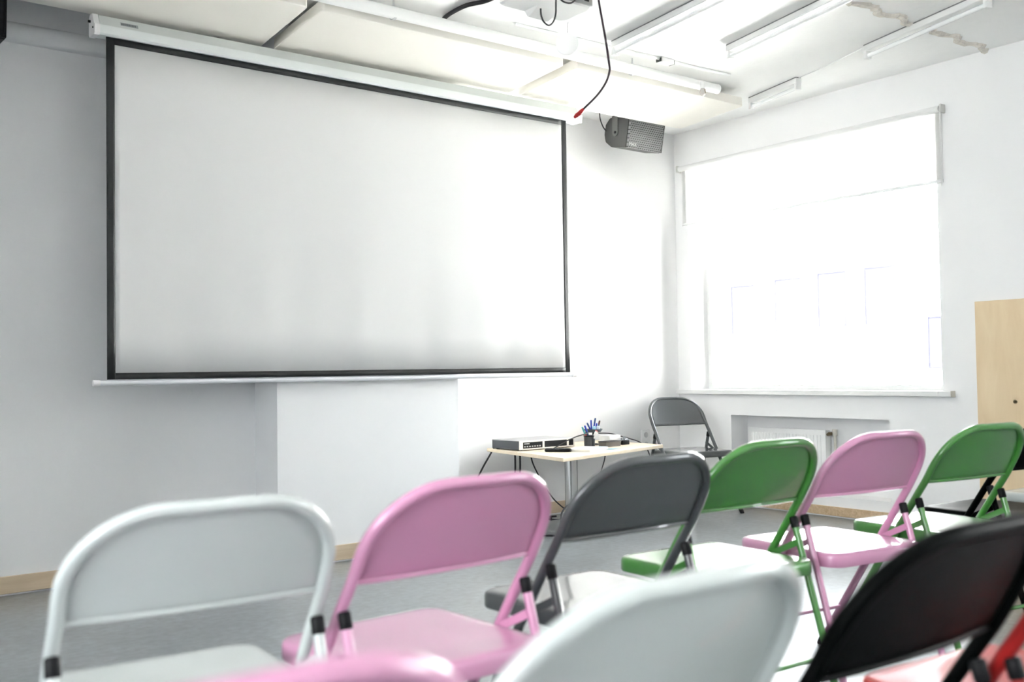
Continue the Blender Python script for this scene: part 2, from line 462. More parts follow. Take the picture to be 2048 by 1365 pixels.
# ------------------------------------------------------------------ projection screen
ps = thing('projection_screen', 'large white pull-down projection screen with black border on the front wall', 'projection screen', (0, 4.78, 0))
sx0, sx1, sz0, sz1 = 1.287, 4.082, .994, 2.60
ix0, ix1, iz0, iz1 = 1.325, 4.043, 1.024, 2.556
def sagx(x):  # faint vertical ripples of the hanging cloth
    return .0035 * math.sin(x * 9.0) + .002 * math.sin(x * 23 + 1)
def cloth(bm, x0, x1, z0, z1, nx, nz, off):
    vs = [[bm.verts.new((x0 + (x1 - x0) * i / nx, off + sagx(x0 + (x1 - x0) * i / nx) * (2.6 - (z0 + (z1 - z0) * j / nz)) / 1.6, z0 + (z1 - z0) * j / nz)) for j in range(nz + 1)] for i in range(nx + 1)]
    for i in range(nx):
        for j in range(nz):
            bm.faces.new((vs[i][j], vs[i + 1][j], vs[i + 1][j + 1], vs[i][j + 1]))
def thick(o, t, off=0.0):
    m = o.modifiers.new('solid', 'SOLIDIFY'); m.thickness = t; m.offset = off
bm = bm_new(); cloth(bm, ix0 - .005, ix1 + .005, iz0 - .005, iz1 + .005, 90, 8, .0012)
o = obj('fabric', bm, M_SCREEN, ps); thick(o, .0008)
bm = bm_new()
cloth(bm, sx0, ix0, sz0, sz1, 4, 10, 0); cloth(bm, ix1, sx1, sz0, sz1, 4, 10, 0)
cloth(bm, ix0, ix1, sz0, iz0, 90, 1, 0); cloth(bm, ix0, ix1, iz1, sz1, 90, 1, 0)
o = obj('black_border', bm, M_BORDER, ps); thick(o, .0008)
bm = bm_new(); tube(bm, [(1.236, 0, .978), (4.118, 0, .978)], .0115, 16)
wbar = obj('weight_bar', bm, M_BAR, ps)
for x0, x1 in ((1.226, 1.256), (4.098, 4.128)):
    bm = bm_new(); tube(bm, [(x0, 0, .978), (x1, 0, .978)], .0145, 16); obj('end_cap', bm, M_IVORY, wbar)
bm = bm_new()
cp = [(-.012, 2.588), (-.030, 2.583), (-.040, 2.590), (-.043, 2.622), (-.041, 2.628), (-.032, 2.630), (.0, 2.682), (.040, 2.684), (.054, 2.67), (.054, 2.60), (.046, 2.588)]
prism_x(bm, cp, 1.249, 4.16); cas = obj('casing', bm, M_CASING, ps, angle=25)
bm = bm_new(); prism_x(bm, [(-.0365, 2.6285), (-.0145, 2.6785), (-.002, 2.683), (.002, 2.676), (-.028, 2.6285)], 1.2505, 4.1585); obj('upper_shade_strip', bm, mat('casing_shade_tone', (.585, .615, .605), .42), cas, angle=25)  # greyer colour paints the shade of the ceiling boards onto the upper casing
for x0, x1 in ((1.226, 1.25), (4.159, 4.183)):
    bm = bm_new()
    e = [(y * 1.06 - .0004, 2.634 + (z - 2.634) * 1.08) for y, z in cp]
    prism_x(bm, e, x0, x1); ec = obj('end_cap', bm, M_IVORY, cas, angle=25)
    xs_ = x0 if x0 < 2 else x1
    bm = bm_new(); lathe(bm, [(.004, -.004), (.004, .004)], 10, (xs_, -.018, 2.615), 'x'); obj('screw', bm, M_BLACKP, ec)
    bm = bm_new(); lathe(bm, [(.006, -.010), (.006, .004)], 10, (xs_, .03, 2.655), 'x'); obj('hook', bm, M_BLACKP, ec)
for x in (2.45, 3.0):
    bm = bm_new(); box(bm, x - .03, x + .03, .052, .0695, 2.60, 2.68, .002); obj('wall_bracket', bm, M_STEEL, ps, smooth=False)
# small grey maker's plate on the sloping face of the casing
d = Vector((.022, .050)).normalized()
bm = bm_new()
def cf(x, s, h): # point on the sloping front face, s along slope
    b0 = Vector((-.0365, 2.628)) + d * s
    nrm = Vector((-d.y, d.x))
    p = b0 + nrm * h
    return (x, p.x, p.y)
loft(bm, [[cf(1.345, .016, .0003), cf(1.425, .016, .0003), cf(1.425, .034, .0003), cf(1.345, .034, .0003)], [cf(1.345, .016, .001), cf(1.425, .016, .001), cf(1.425, .034, .001), cf(1.345, .034, .001)]])
npz = obj('name_plate', bm, mat('plate_grey', (.30, .33, .34), .5), cas, smooth=False)
bm = bm_new()
x = 1.349
for wd in (.006, .005, .006, .004, .006, .006, .005, .006, .005, .006):
    lo = [cf(x, .020, .001), cf(x + wd * .8, .020, .001), cf(x + wd * .8, .030, .001), cf(x, .030, .001)]
    hi = [cf(x, .020, .0016), cf(x + wd * .8, .020, .0016), cf(x + wd * .8, .030, .0016), cf(x, .030, .0016)]
    loft(bm, [lo, hi]); x += wd + .0013
obj('lettering', bm, mat('plate_dark', (.12, .13, .14), .5), npz, smooth=False)

# ------------------------------------------------------------------ ceiling boards, pipe, fittings
def board(x0, x1, label):
    bm = bm_new()
    yn, yf, zn, zf, t = 4.295, 4.862, 2.745, 2.7075, .055
    r = .02
    # rounded-corner slab, tipped down towards the front wall
    def zz(y): return zn + (zf - zn) * (y - yn) / (yf - yn)
    lp = rrect(x0, x1, yn, yf, r, 4)
    def ins(dd): return rrect(x0 + dd, x1 - dd, yn + dd, yf - dd, r, 4)
    loft(bm, [[(x, y, zz(y)) for x, y in ins(.003)], [(x, y, zz(y) + .003) for x, y in lp], [(x, y, zz(y) + t) for x, y in lp]])
    o = obj('acoustic_board', bm, M_PANEL, angle=30)
    tag(o, label, 'ceiling board', 'cream boards hung below the ceiling')
    for x in (x0 + .25, x1 - .25):
        for y in (4.45, 4.72):
            b2 = bm_new(); tube(b2, [(x, y, zz(y) + t - .002), (x, y, ZC)], .006, 8); obj('hanger_rod', b2, M_WHITE, o)
    return o
board(.45, 2.078, 'cream ceiling board above the left end of the projection screen')
board(2.148, 3.665, 'cream ceiling board in the middle, above the centre of the screen')
board(3.752, 5.22, 'bright cream ceiling board above the screen end near the loudspeaker')

pp = thing('ceiling_pipe', 'white round pipe running below the ceiling along the boards', 'pipe', (0, 4.222, 2.782))
bm = bm_new(); tube(bm, [(XL + .01, 0, 0), (4.87, -.01, 0)], .030, 20); obj('tube', bm, M_PIPE, pp)
for x in (.9, 2.5, 4.13):
    bm = bm_new(); tube(bm, [(x - .008, 0, 0), (x + .008, 0, 0)], .0335, 20); tube(bm, [(x, 0, .030), (x, 0, ZC - 2.782)], .005, 8)
    obj('pipe_clamp', bm, M_CHROME, pp)
# thinner conduit beside it
bm = bm_new(); tube(bm, [(3.2, 4.135, 2.842), (4.86, 4.10, 2.842)], .009, 10)
o = obj('conduit', bm, M_PIPE); tag(o, 'thin white conduit on the ceiling beside the thick pipe', 'conduit')
jb = thing('junction_box', 'small open white junction box on the ceiling beside the pipe', 'junction box', (4.30, 4.118, ZC))
bm = bm_new(); box(bm, -.05, .05, -.028, .028, -.030, -.0005, .006); obj('body', bm, M_WHITE, jb)
bm = bm_new(); box(bm, -.058, -.050, -.02, .02, -.026, -.006, .002); obj('terminal', bm, M_DARKGAP, jb)
bm = bm_new(); box(bm, .050, .060, -.022, .022, -.028, -.004, .002); obj('terminal', bm, M_DARKGAP, jb)
lb = thing('bulb_holder', 'small bare clear bulb in a white holder below the end of the pipe', 'lamp', (4.66, 4.15, 2.75))
bm = bm_new(); lathe(bm, [(.010, .032), (.016, .025), (.018, -.004), (.014, -.012)], 16); obj('socket', bm, M_WHITE, lb)
bm = bm_new(); lathe(bm, [(.013, -.012), (.017, -.022), (.020, -.036), (.017, -.050), (.008, -.058), (.002, -.060)], 16)
obj('glass_bulb', bm, mat('smoky_bulb_glass', (.55, .52, .48), .1, spec=.8), lb)
bm = bm_new(); tube(bm, [(-.004, -.019, -.02), (0, -.021, -.045), (.004, -.019, -.02)], .0018, 6); obj('filament', bm, M_BRASS, lb)

# fluorescent battens fixed to the ceiling
def batten(p0, p1, label):
    p0 = Vector(p0); p1 = Vector(p1); dv = p1 - p0; ln = dv.length
    t = thing('tube_light', label, 'tube light', (p0.x, p0.y, ZC), math.atan2(dv.y, dv.x), 'slim tube lights fixed to the ceiling')
    bm = bm_new(); box(bm, 0, ln, -.022, .022, -.040, -.006, .003, 1); obj('housing', bm, M_WHITE, t, smooth=False)
    bm = bm_new(); box(bm, .004, ln - .004, -.020, .020, -.0065, -.0003); obj('mounting_plate', bm, mat('mount_grey', (.22, .225, .23), .5), t, smooth=False)
    for x in (.0, ln - .026):
        bm = bm_new(); box(bm, x, x + .026, -.020, .020, -.084, -.030, .005); obj('lamp_holder', bm, M_WHITE, t)
    bm = bm_new(); tube(bm, [(.026, 0, -.064), (ln - .026, 0, -.064)], .0125, 14); obj('lamp_tube', bm, mat('frosted_tube', (.86, .87, .87), .25), t)
    return t
batten((3.83, 4.06), (3.675, 2.86), 'slim white tube light on the ceiling closest to the projector')
batten((4.42, 3.735), (4.165, 2.545), 'slim white tube light between the projector and the plaster crack')
batten((5.08, 3.285), (4.845, 2.44), 'slim white tube light crossing the plaster crack in the ceiling')
batten((5.405, 4.385), (5.272, 3.89), 'short white tube light on the ceiling close to the far window corner')
bm = bm_new(); tube(bm, smooth_path([(5.272, 3.89, ZC - .006), (5.19, 3.62, ZC - .012), (5.08, 3.285, ZC - .006)], 6), .0035, 8)
o = obj('light_wire', bm, M_WHITE); tag(o, 'thin white wire linking two tube lights along the ceiling', 'wire')

bm = bm_new(); tube(bm, smooth_path([(2.824, 4.26, 2.835), (2.815, 4.178, 2.837), (2.822, 4.05, 2.838), (2.868, 3.937, 2.838), (2.862, 3.78, 2.838), (2.80, 3.4, 2.838), (2.74, 3.2, 2.80), (2.70, 3.12, 2.66)], 6), .011, 10)
o = obj('projector_cable', bm, M_CABLE); tag(o, 'thick black cable running along the ceiling to the pipe', 'cable')

# ------------------------------------------------------------------ projector
pj = thing('projector', 'white ceiling projector with a port panel at the top of the picture', 'projector', (2.62, 3.18, 2.515))
PX0, PX1, PY0, PY1 = -.19, .165, -.115, .085
bm = bm_new(); loft(bm, [[(x, y, z) for x, y in rrect(PX0 + i, PX1 - i, PY0 + i, PY1 - i, .02, 4)] for z, i in ((0, .008), (.008, 0), (.085, 0), (.098, .012))])
obj('body', bm, mat('projector_white', (.80, .80, .79), .4), pj, angle=30)
bm = bm_new()
loft(bm, [[(-.06, .075, .004), (.09, .075, .004), (.09, -.02, .004), (-.06, -.02, .004)], [(-.045, .072, -.022), (.065, .072, -.022), (.065, .03, -.010), (-.045, .03, -.010)]])
obj('lens_shroud', bm, M_WHITE, pj)
bm = bm_new(); tube(bm, [(.03, .08, .045), (.03, .11, .045)], .030, 20); obj('lens', bm, M_BLACKP, pj)
bm = bm_new(); box(bm, -.03, .155, PY0 - .002, PY0 + .004, .006, .07, .002, 1)
pn = obj('port_panel', bm, mat('port_grey', (.36, .36, .35), .5), pj)
for x, z, wd, h in ((.135, .05, .020, .014), (.105, .052, .018, .014), (.075, .05, .020, .014), (.045, .052, .016, .012), (.12, .028, .026, .014), (.085, .027, .012, .012), (.06, .027, .012, .012), (.03, .027, .012, .012), (.0, .045, .018, .016)):
    bm = bm_new(); box(bm, x - wd / 2, x + wd / 2, PY0 - .004, PY0 - .001, z - h / 2, z + h / 2, .001, 1); obj('port', bm, M_BLACKP, pn)
bm = bm_new(); tube(bm, [(-.01, 0, .098), (-.01, 0, ZC - 2.515)], .018, 14); lathe(bm, [(.06, ZC - 2.515 - .012), (.06, ZC - 2.515 - .0005)], 24, (-.01, 0, 0)); box(bm, -.12, .10, -.02, .02, .094, .104)
obj('ceiling_mount', bm, M_WHITE, pj)
bm = bm_new(); tube(bm, smooth_path([(2.491, 3.06, 2.452), (2.493, 3.06, 2.425), (2.506, 3.06, 2.402), (2.532, 3.06, 2.392), (2.556, 3.06, 2.412), (2.569, 3.06, 2.447), (2.571, 3.06, 2.49), (2.575, 3.062, 2.53), (2.585, 3.07, 2.56)], 6), .0036, 8)
o = obj('looped_cable', bm, M_CABLE); tag(o, 'thin black cable hanging in a loop under the projector', 'cable')
bm = bm_new(); tube(bm, smooth_path([(2.575, 3.05, 2.515), (2.60, 3.045, 2.498), (2.64, 3.045, 2.502), (2.68, 3.055, 2.535)], 6), .0036, 8)
o = obj('port_cable', bm, M_CABLE); tag(o, 'short black cable plugged into the projector port panel', 'cable')
hc = thing('hanging_cable', 'long dark cable with red plug dangling from the ceiling before the loudspeaker', 'cable', (2.8, 3.05, ZC))
bm = bm_new(); tube(bm, smooth_path([(0, .06, 0), (0, .024, -.165), (0, .005, -.298), (0, -.017, -.4), (0, -.038, -.5), (0, -.053, -.588), (0, -.054, -.613), (0, -.031, -.655), (0, .022, -.695), (0, .112, -.735)], 7), .0048, 10)
obj('cord', bm, mat('maroon_black_cord', (.022, .010, .016), .5), hc)
bm = bm_new(); tube(bm, [(0, .108, -.733), (0, .120, -.738), (0, .135, -.746), (0, .158, -.752), (0, .170, -.758)], [.005, .008, .010, .009, .006], 12); obj('red_plug', bm, M_RED, hc)
bm = bm_new(); tube(bm, [(0, .168, -.757), (0, .19, -.785)], .0015, 6); obj('pin', bm, M_WHITE, hc)
dk = thing('hanging_disc', 'round white cap hanging on a thread below the projector', 'cap', (2.845, 3.312, 2.444))
bm = bm_new(); lathe(bm, [(.047, -.006), (.050, -.004), (.050, .004), (.047, .006), (.040, .006), (.038, .003)], 36, axis='y'); o = obj('disc', bm, M_WHITE, dk); o.rotation_euler = (0, 0, -.75)
bm = bm_new(); tube(bm, [(0, 0, .048), (-.02, -.03, .086)], .0012, 6); obj('thread', bm, M_CABLE, dk)

# ------------------------------------------------------------------ loudspeakers
def speaker(name, label, loc, rz, pitch, text=True, cm=None):
    M_GREYSPK = cm or globals()['M_GREYSPK']; M_GRILLE = cm or globals()['M_GRILLE']; M_ARM = cm or mat('bracket_grey', (.115, .115, .108), .5)
    t = thing(name, label, 'loudspeaker', loc, rz, 'loudspeakers flanking the screen')
    P = Matrix.Rotation(pitch, 4, 'X')
    W, D, Hh = .345, .235, .205
    prof = [(-D / 2, -Hh / 2), (D / 2 - .085, -Hh / 2), (D / 2 - .02, -Hh / 2 + .035), (D / 2, -Hh / 2 + .085), (D / 2, Hh / 2 - .05), (D / 2 - .035, Hh / 2 - .004), (D / 2 - .05, Hh / 2), (-D / 2, Hh / 2)]
    bm = bm_new(); prism_x(bm, prof, -W / 2, W / 2)
    bmesh.ops.bevel(bm, geom=bm.edges[:], offset=.004, segments=2, affect='EDGES'); bmesh.ops.transform(bm, matrix=P, verts=bm.verts)
    cab = obj('cabinet', bm, M_GREYSPK, t)
    bm = bm_new(); gp = [(-D / 2 - .012, -Hh / 2 + .004), (-D / 2 - .02, 0), (-D / 2 - .012, Hh / 2 - .004), (-D / 2 + .004, Hh / 2 - .002), (-D / 2 + .004, -Hh / 2 + .002)]
    prism_x(bm, gp, -W / 2 + .004, W / 2 - .012); g = obj('grille', bm, M_GRILLE, t, smooth=False); g.matrix_local = P
    bm = bm_new(); box(bm, W / 2 - .012, W / 2, -D / 2 - .016, -D / 2 + .004, -Hh / 2 + .003, Hh / 2 - .003, .002, 1); bmesh.ops.transform(bm, matrix=P, verts=bm.verts); obj('end_trim', bm, M_GREYSPK, t)
    if text:
        bm = bm_new(); box(bm, -W / 2 + .008, -W / 2 + .085, -D / 2 - .0165, -D / 2 - .010, -Hh / 2 + .012, -Hh / 2 + .044); 
        bmesh.ops.transform(bm, matrix=P, verts=bm.verts); obj('badge', bm, mat('badge_grey', (.20, .20, .20), .5), t, smooth=False)
        text_mesh('badge_lettering', 'MAX', .034, mat('badge_white', (.75, .75, .75), .5), t, P @ Matrix.Translation((-W / 2 + .011, -D / 2 - .0172, -Hh / 2 + .017)) @ Matrix.Rotation(PI / 2, 4, 'X'))
    # U bracket
    for s in (-1, 1):
        bm = bm_new()
        xs0 = s * (W / 2 + .003); xs1 = s * (W / 2 + .008)
        x0, x1 = min(xs0, xs1), max(xs0, xs1)
        out = [(.028 * math.cos(a), .028 * math.sin(a)) for a in [PI + PI * i / 12 for i in range(13)]] + [(.028, Hh / 2 + .012), (-.028, Hh / 2 + .012)]
        loft(bm, [[(x0, y, z) for y, z in out], [(x1, y, z) for y, z in out]]); a = obj('bracket_arm', bm, M_ARM, t, angle=30)
        bm = bm_new(); lathe(bm, [(.009, -.003), (.009, .003)], 14, (s * (W / 2 + .009), 0, 0), 'x'); obj('pivot_bolt', bm, M_BLACKP, a)
    bm = bm_new(); box(bm, -W / 2 - .008, W / 2 + .008, -.028, .028, Hh / 2 + .0115, Hh / 2 + .0165); box(bm, -.04, .04, -.028, .028, Hh / 2 + .016, ZC - loc[2] - .0005, .002)
    obj('bracket_plate', bm, M_GREYSPK, t, smooth=False)
    return t
speaker('loudspeaker', 'grey loudspeaker with perforated grille on the wall right of the screen', (4.985, 5.10, 2.676), 0.02, .20)
speaker('loudspeaker', 'black loudspeaker edge cut off by the corner above the screen\'s left end', (.715, 5.012, 2.645), 0, .08, text=False, cm=M_BLACKP)
bm = bm_new(); tube(bm, smooth_path([(4.80, 5.18, 2.70), (4.786, 5.20, 2.735), (4.77, 5.21, 2.79), (4.765, 5.21, ZC)], 5), .0045, 8)
o = obj('speaker_cable', bm, M_CABLE); tag(o, 'short black cable running from the loudspeaker back up to the ceiling', 'cable')

# ------------------------------------------------------------------ low side table and what lies on it
ZT = .5
tb = thing('side_table', 'low maple-topped table on one steel column beside the grey chair', 'table', (4.22, 4.92, 0))
c0 = Vector((4.22, 4.92))
poly = [(3.715, 4.422), (4.85, 4.735), (4.88, 5.385), (3.864, 5.385)]
bm = bm_new(); extrude_poly(bm, [(x - c0.x, y - c0.y) for x, y in poly], ZT - .022, ZT, .002); obj('tabletop', bm, M_TABLE, tb, smooth=False)
bm = bm_new()
loft(bm, [[(x - .075, y - .06, z) for x, y in rrect(-.035, .035, -.035, .035, .030, 5)] for z in (.026, ZT - .03)])
colm = obj('column', bm, M_CHROME, tb)
bm = bm_new()
for a in (0, PI / 2, PI, 1.5 * PI):
    p = Vector((-.075 + .036 * math.cos(a + .785), -.06 + .036 * math.sin(a + .785), 0))
    tube(bm, [(p.x, p.y, .03), (p.x, p.y, ZT - .032)], .005, 8)
obj('column_seam', bm, M_STEEL, colm)
bm = bm_new(); loft(bm, [[(x - .075, y - .06, z) for x, y in rrect(-.26 + i, .26 - i, -.22 + i, .22 - i, .03, 4)] for z, i in ((.0, .0), (.020, 0), (.028, .01))]); obj('base_plate', bm, M_STEEL, tb, angle=30)
bm = bm_new(); box(bm, -.20, .05, -.16, .04, ZT - .034, ZT - .0225); obj('top_plate', bm, M_STEEL, tb, smooth=False)

dv = thing('recorder', 'flat charcoal recorder box with silver front on the low table', 'recorder', (3.854, 5.015, ZT), 0.03)
bm = bm_new(); box(bm, 0, .46, .006, .285, .006, .060, .002, 1); obj('case', bm, M_DVR, dv)
bm = bm_new(); box(bm, -.001, .461, .004, .286, .0595, .0625, .001, 1); obj('lid', bm, M_DVRTOP, dv)
bm = bm_new(); box(bm, -.003, .463, -.006, .0055, .005, .063, .002, 1); fp = obj('front_panel', bm, mat('silver_front', (.74, .72, .69), .35, metal=.2), dv)
for x0, x1 in ((.022, .185), (.202, .395), (.412, .452)):
    bm = bm_new(); box(bm, x0, x1, -.0075, -.0055, .014, .053, .001, 1); obj('display_window', bm, M_BLACKP, fp)
bm = bm_new()
for i in range(7): box(bm, .03 + i * .021, .042 + i * .021, -.0085, -.007, .022, .030)
box(bm, .03, .075, -.0082, -.007, .040, .047)
obj('button', bm, mat('button_grey', (.35, .35, .35), .5), fp, smooth=False)
for x in (.03, .43):
    for y in (.03, .26):
        bm = bm_new(); lathe(bm, [(.012, .0), (.012, .006)], 12, (x, y, 0)); obj('foot', bm, M_BLACKP, dv)

rc = thing('remote_control', 'black rounded remote control lying near the table edge', 'remote control', (3.99, 4.80, ZT), -.85)
bm = bm_new(); loft(bm, [[(x, y, z) for x, y in rrect(-.085 + i, .085 - i, -.024 + i, .024 - i, .018, 5)] for z, i in ((.0, .004), (.006, 0), (.016, .001), (.021, .007))]); obj('body', bm, M_BLACKP, rc)
bm = bm_new()
for i in range(6):
    for j in (-.011, 0, .011): lathe(bm, [(.0035, .0205), (.003, .0225)], 8, (-.055 + i * .02, j, 0))
obj('keypad', bm, M_GREYPL, rc)
nb = thing('notebook', 'cream notebook lying flat between the remote and the pens', 'notebook', (4.19, 4.755, ZT), .38)
bm = bm_new(); box(bm, -.125, .125, -.085, .085, .0015, .013); obj('pages', bm, M_PAPER, nb, smooth=False)
bm = bm_new(); box(bm, -.127, .127, -.087, .087, .0, .0014); box(bm, -.127, .127, -.087, .087, .0131, .0150); obj('cover', bm, mat('cream_cover', (.82, .80, .74), .5), nb, smooth=False)
for i, (x, y, a, m, lab) in enumerate(((4.275, 4.738, .5, M_PALEBLUE, 'pale blue leaflet lying on the notebook corner'), (4.36, 4.712, .2, mat('teal_grey_paper', (.30, .45, .50), .6), 'small teal card lying at the table edge beside the notebook'))):
    bm = bm_new(); box(bm, -.055, .055, -.035, .035, 0, .0012); o = obj('paper_card', bm, m, smooth=False)
    o.location = (x, y, ZT + (.0153 if i == 0 else .0004)); o.rotation_euler = (0, 0, a); tag(o, lab, 'card', 'cards on the table')

# wire mesh pen cup with pens leaning out
pc = thing('pen_cup', 'dark pen pot crowded with leaning markers on the low table', 'pen pot', (4.42, 4.99, ZT))
bm = bm_new(); lathe(bm, [(.030, 0), (.036, .002), (.038, .07), (.036, .07), (.034, .004), (.002, .004)], 24); obj('pot', bm, mat('smoky_pot', (.05, .055, .06), .3), pc)
bm = bm_new(); lathe(bm, [(.0385, .066), (.0398, .068), (.0398, .071), (.0385, .073)], 24); obj('rim', bm, M_BLACKP, pc)
def pen(p0, p1, r, body, capm, label, capfrac=.3, name='pen', ring=None):
    p0 = Vector(p0); p1 = Vector(p1); dv_ = p1 - p0
    o = thing(name, label, 'pen', p0, 0, 'pens and markers on the table')
    L_ = dv_.length; q = dv_.to_track_quat('Z', 'Y').to_matrix().to_4x4()
    bm = bm_new(); lathe(bm, [(r * .3, 0), (r * .8, .008), (r, .016), (r, L_ * (1 - capfrac))], 12); bmesh.ops.transform(bm, matrix=q, verts=bm.verts); obj('barrel', bm, body, o)
    bm = bm_new(); lathe(bm, [(r * 1.1, L_ * (1 - capfrac)), (r * 1.1, L_ - .006), (r * .8, L_)], 12); bmesh.ops.transform(bm, matrix=q, verts=bm.verts); obj('cap', bm, capm, o)
    if ring:
        bm = bm_new(); lathe(bm, [(r * .6, L_ - .001), (r * 1.25, L_), (r * 1.25, L_ + .004), (r * .6, L_ + .005)], 14); bmesh.ops.transform(bm, matrix=q, verts=bm.verts); obj('end_ring', bm, ring, o)
    return o
Z0 = ZT + .006
pen((4.425, 4.992, Z0), (4.353, 4.985, .632), .0055, M_CORAL, M_TEAL, 'red and teal pen leaning out leftmost from the pot', .35)
pen((4.437, 4.987, Z0), (4.368, 4.975, .640), .0055, M_NAVY, M_BLUE, 'dark blue pen leaning left in the pot behind the red one', .3)
pen((4.410, 4.975, Z0), (4.447, 4.948, .600), .0085, mat('white_marker', (.75, .74, .74), .4), M_WHITE, 'thick white marker with a red ring end in the pot', .2, 'marker', M_CORAL)
pen((4.405, 4.995, Z0), (4.463, 4.975, .588), .0075, M_BLACKP, M_DGREEN, 'black marker leaning right out of the pot', .3, 'marker')
pen((4.418, 5.008, Z0), (4.405, 5.005, .598), .007, M_MAROON, M_MAROON, 'short maroon marker upright in the pot', .3, 'marker')

ds = thing('desk_organizer', 'dark dish on a stem holding blue pens above the white box', 'organizer', (4.545, 5.09, ZT))
bm = bm_new(); lathe(bm, [(.035, 0), (.035, .006), (.008, .010), (.007, .085), (.002, .085)], 20); obj('stem', bm, M_BLACKP, ds)
bm = bm_new(); lathe(bm, [(.010, .082), (.050, .084), (.062, .100), (.064, .106), (.060, .106), (.048, .089), (.002, .088)], 28); obj('dish', bm, mat('slate_plastic', (.06, .075, .09), .4), ds)
ZD = ZT + .092
for (dx0, dy0), (dx1, dy1, dz1), bmt, cmt, lab in (
    ((.0, .0), (.012, -.01, .087), M_BLUE, M_NAVY, 'blue pen standing tallest in the raised dish'),
    ((-.006, .012), (-.010, .01, .074), M_BLUE, M_BLUE, 'blue pen standing beside the tallest one in the dish'),
    ((-.02, .0), (-.058, -.004, .057), M_BLUE, M_NAVY, 'blue pen tipping furthest left in the raised dish'),
    ((.01, -.01), (.022, -.012, .052), M_BLUE, M_BLUE, 'short blue pen at the centre of the raised dish'),
    ((.040, .004), (.060, .0, .068), mat('steel_teal', (.08, .18, .24), .4), M_MAROON, 'teal pen with a dark end at the right rim of the dish')):
    pen((4.545 + dx0, 5.09 + dy0, ZD), (4.545 + dx1, 5.09 + dy1, ZD + dz1), .0055, bmt, cmt, lab, .4)
for dx, dy, m, lab in ((-.018, -.028, mat('pale_cyan', (.35, .62, .70), .4), 'pale cyan highlighter cap standing in the raised dish'), (.018, -.030, mat('pale_silver', (.62, .66, .70), .4), 'pale silver tape roll standing in the raised dish')):
    bm = bm_new(); lathe(bm, [(.010, 0), (.012, .003), (.012, .030), (.008, .034), (.002, .034)], 16); o = obj('highlighter_cap', bm, m); o.location = (4.545 + dx, 5.09 + dy, ZD); tag(o, lab, 'cap')
bm = bm_new(); box(bm, -.06, .06, -.045, .045, 0, .066, .003); o = obj('paper_box', bm, mat('white_card_box', (.80, .79, .77), .6), smooth=False); o.location = (4.60, 4.985, ZT); o.rotation_euler = (0, 0, .15); tag(o, 'small white cardboard box beside the pen pot', 'box')
ty = thing('desk_tray', 'low dark smoky tray in front of the white box', 'tray', (4.505, 4.885, ZT), .12)
bm = bm_new()
lo = rrect(-.075, .075, -.035, .035, .01, 3); li = rrect(-.072, .072, -.032, .032, .008, 3)
loft(bm, [[(x, y, 0) for x, y in lo], [(x * 1.04, y * 1.06, .034) for x, y in lo], [(x * 1.04, y * 1.06, .034) for x, y in li], [(x, y, .003) for x, y in li]]); obj('shell', bm, mat('smoky_tray', (.10, .095, .085), .25), ty)
bm = bm_new(); tube(bm, [(x * 1.045, y * 1.065, .034) for x, y in lo] + [(lo[0][0] * 1.045, lo[0][1] * 1.065, .034)], .0022, 6, False); obj('rim', bm, M_BLACKP, ty)
ad = thing('power_adapter', 'black power adapter with upright prongs right of the tray', 'adapter', (4.675, 4.93, ZT), .1)
bm = bm_new(); box(bm, -.035, .035, -.022, .022, 0, .030, .004); obj('body', bm, M_BLACKP, ad)
bm = bm_new()
for x in (-.022, -.002, .010): box(bm, x - .003, x + .003, -.004, .004, .030, .056 if x > -.02 else .047)
obj('prong', bm, M_GREYPL, ad, smooth=False)
pl = thing('power_plug', 'grey round power plug lying at the right end of the table', 'plug', (4.765, 5.01, ZT + .0195), .4)
bm = bm_new(); lathe(bm, [(.008, -.05), (.010, -.02), (.018, -.008), (.0195, .004), (.0195, .02), (.016, .024)], 18, axis='x'); obj('body', bm, M_GREYPL, pl)
bm = bm_new()
for y in (-.008, .008): tube(bm, [(.024, y, 0), (.042, y, 0)], .0024, 8)
obj('pin', bm, M_CHROME, pl)

sk = thing('wall_socket', 'white wall socket low on the wall behind the grey chair', 'socket', (5.37, YR, .475))
bm = bm_new(); box(bm, -.045, .045, -.012, -.0005, -.075, .075, .005); obj('plate', bm, M_WHITE, sk)
for z in (-.036, .036):
    bm = bm_new(); lathe(bm, [(.021, -.0135), (.021, -.011)], 20, (0, 0, z), 'y'); c = obj('outlet', bm, mat('socket_grey', (.55, .55, .55), .5), sk)

def cable(name, pts, r, label, m=M_CABLE, sub=6):
    bm = bm_new(); tube(bm, smooth_path(pts, sub), r, 8); o = obj(name, bm, m); tag(o, label, 'cable'); return o
cable('signal_cable', [(4.085, 4.955, .508), (4.12, 4.953, .522), (4.174, 4.95, .545), (4.259, 4.945, .572), (4.325, 4.94, .585), (4.37, 4.945, .592)], .004, 'black cable arching in front of the recorder to the pen pot')
cable('arching_cable', [(4.60, 5.10, .574), (4.66, 5.06, .571), (4.72, 5.03, .555), (4.80, 5.0, .530), (4.865, 4.96, .50), (4.905, 4.93, .44), (4.915, 4.93, .33), (4.90, 5.0, .012)], .004, 'black cable arching over the right end of the table to the floor')
cable('recorder_cable', [(3.90, 5.29, .535), (3.885, 5.315, .52), (3.85, 5.34, .45), (3.80, 5.36, .36), (3.74, 5.37, .24), (3.72, 5.36, .08), (3.76, 5.33, .012), (3.95, 5.25, .010)], .006, 'black cable hanging down behind the left end of the recorder')
cable('recorder_cable', [(4.095, 5.392, .52), (4.105, 5.397, .47), (4.108, 5.398, .38), (4.105, 5.395, .26), (4.11, 5.38, .06), (4.14, 5.33, .011), (4.3, 5.25, .009)], .0065, 'black cable hanging straight behind the table, left one of the close pair')
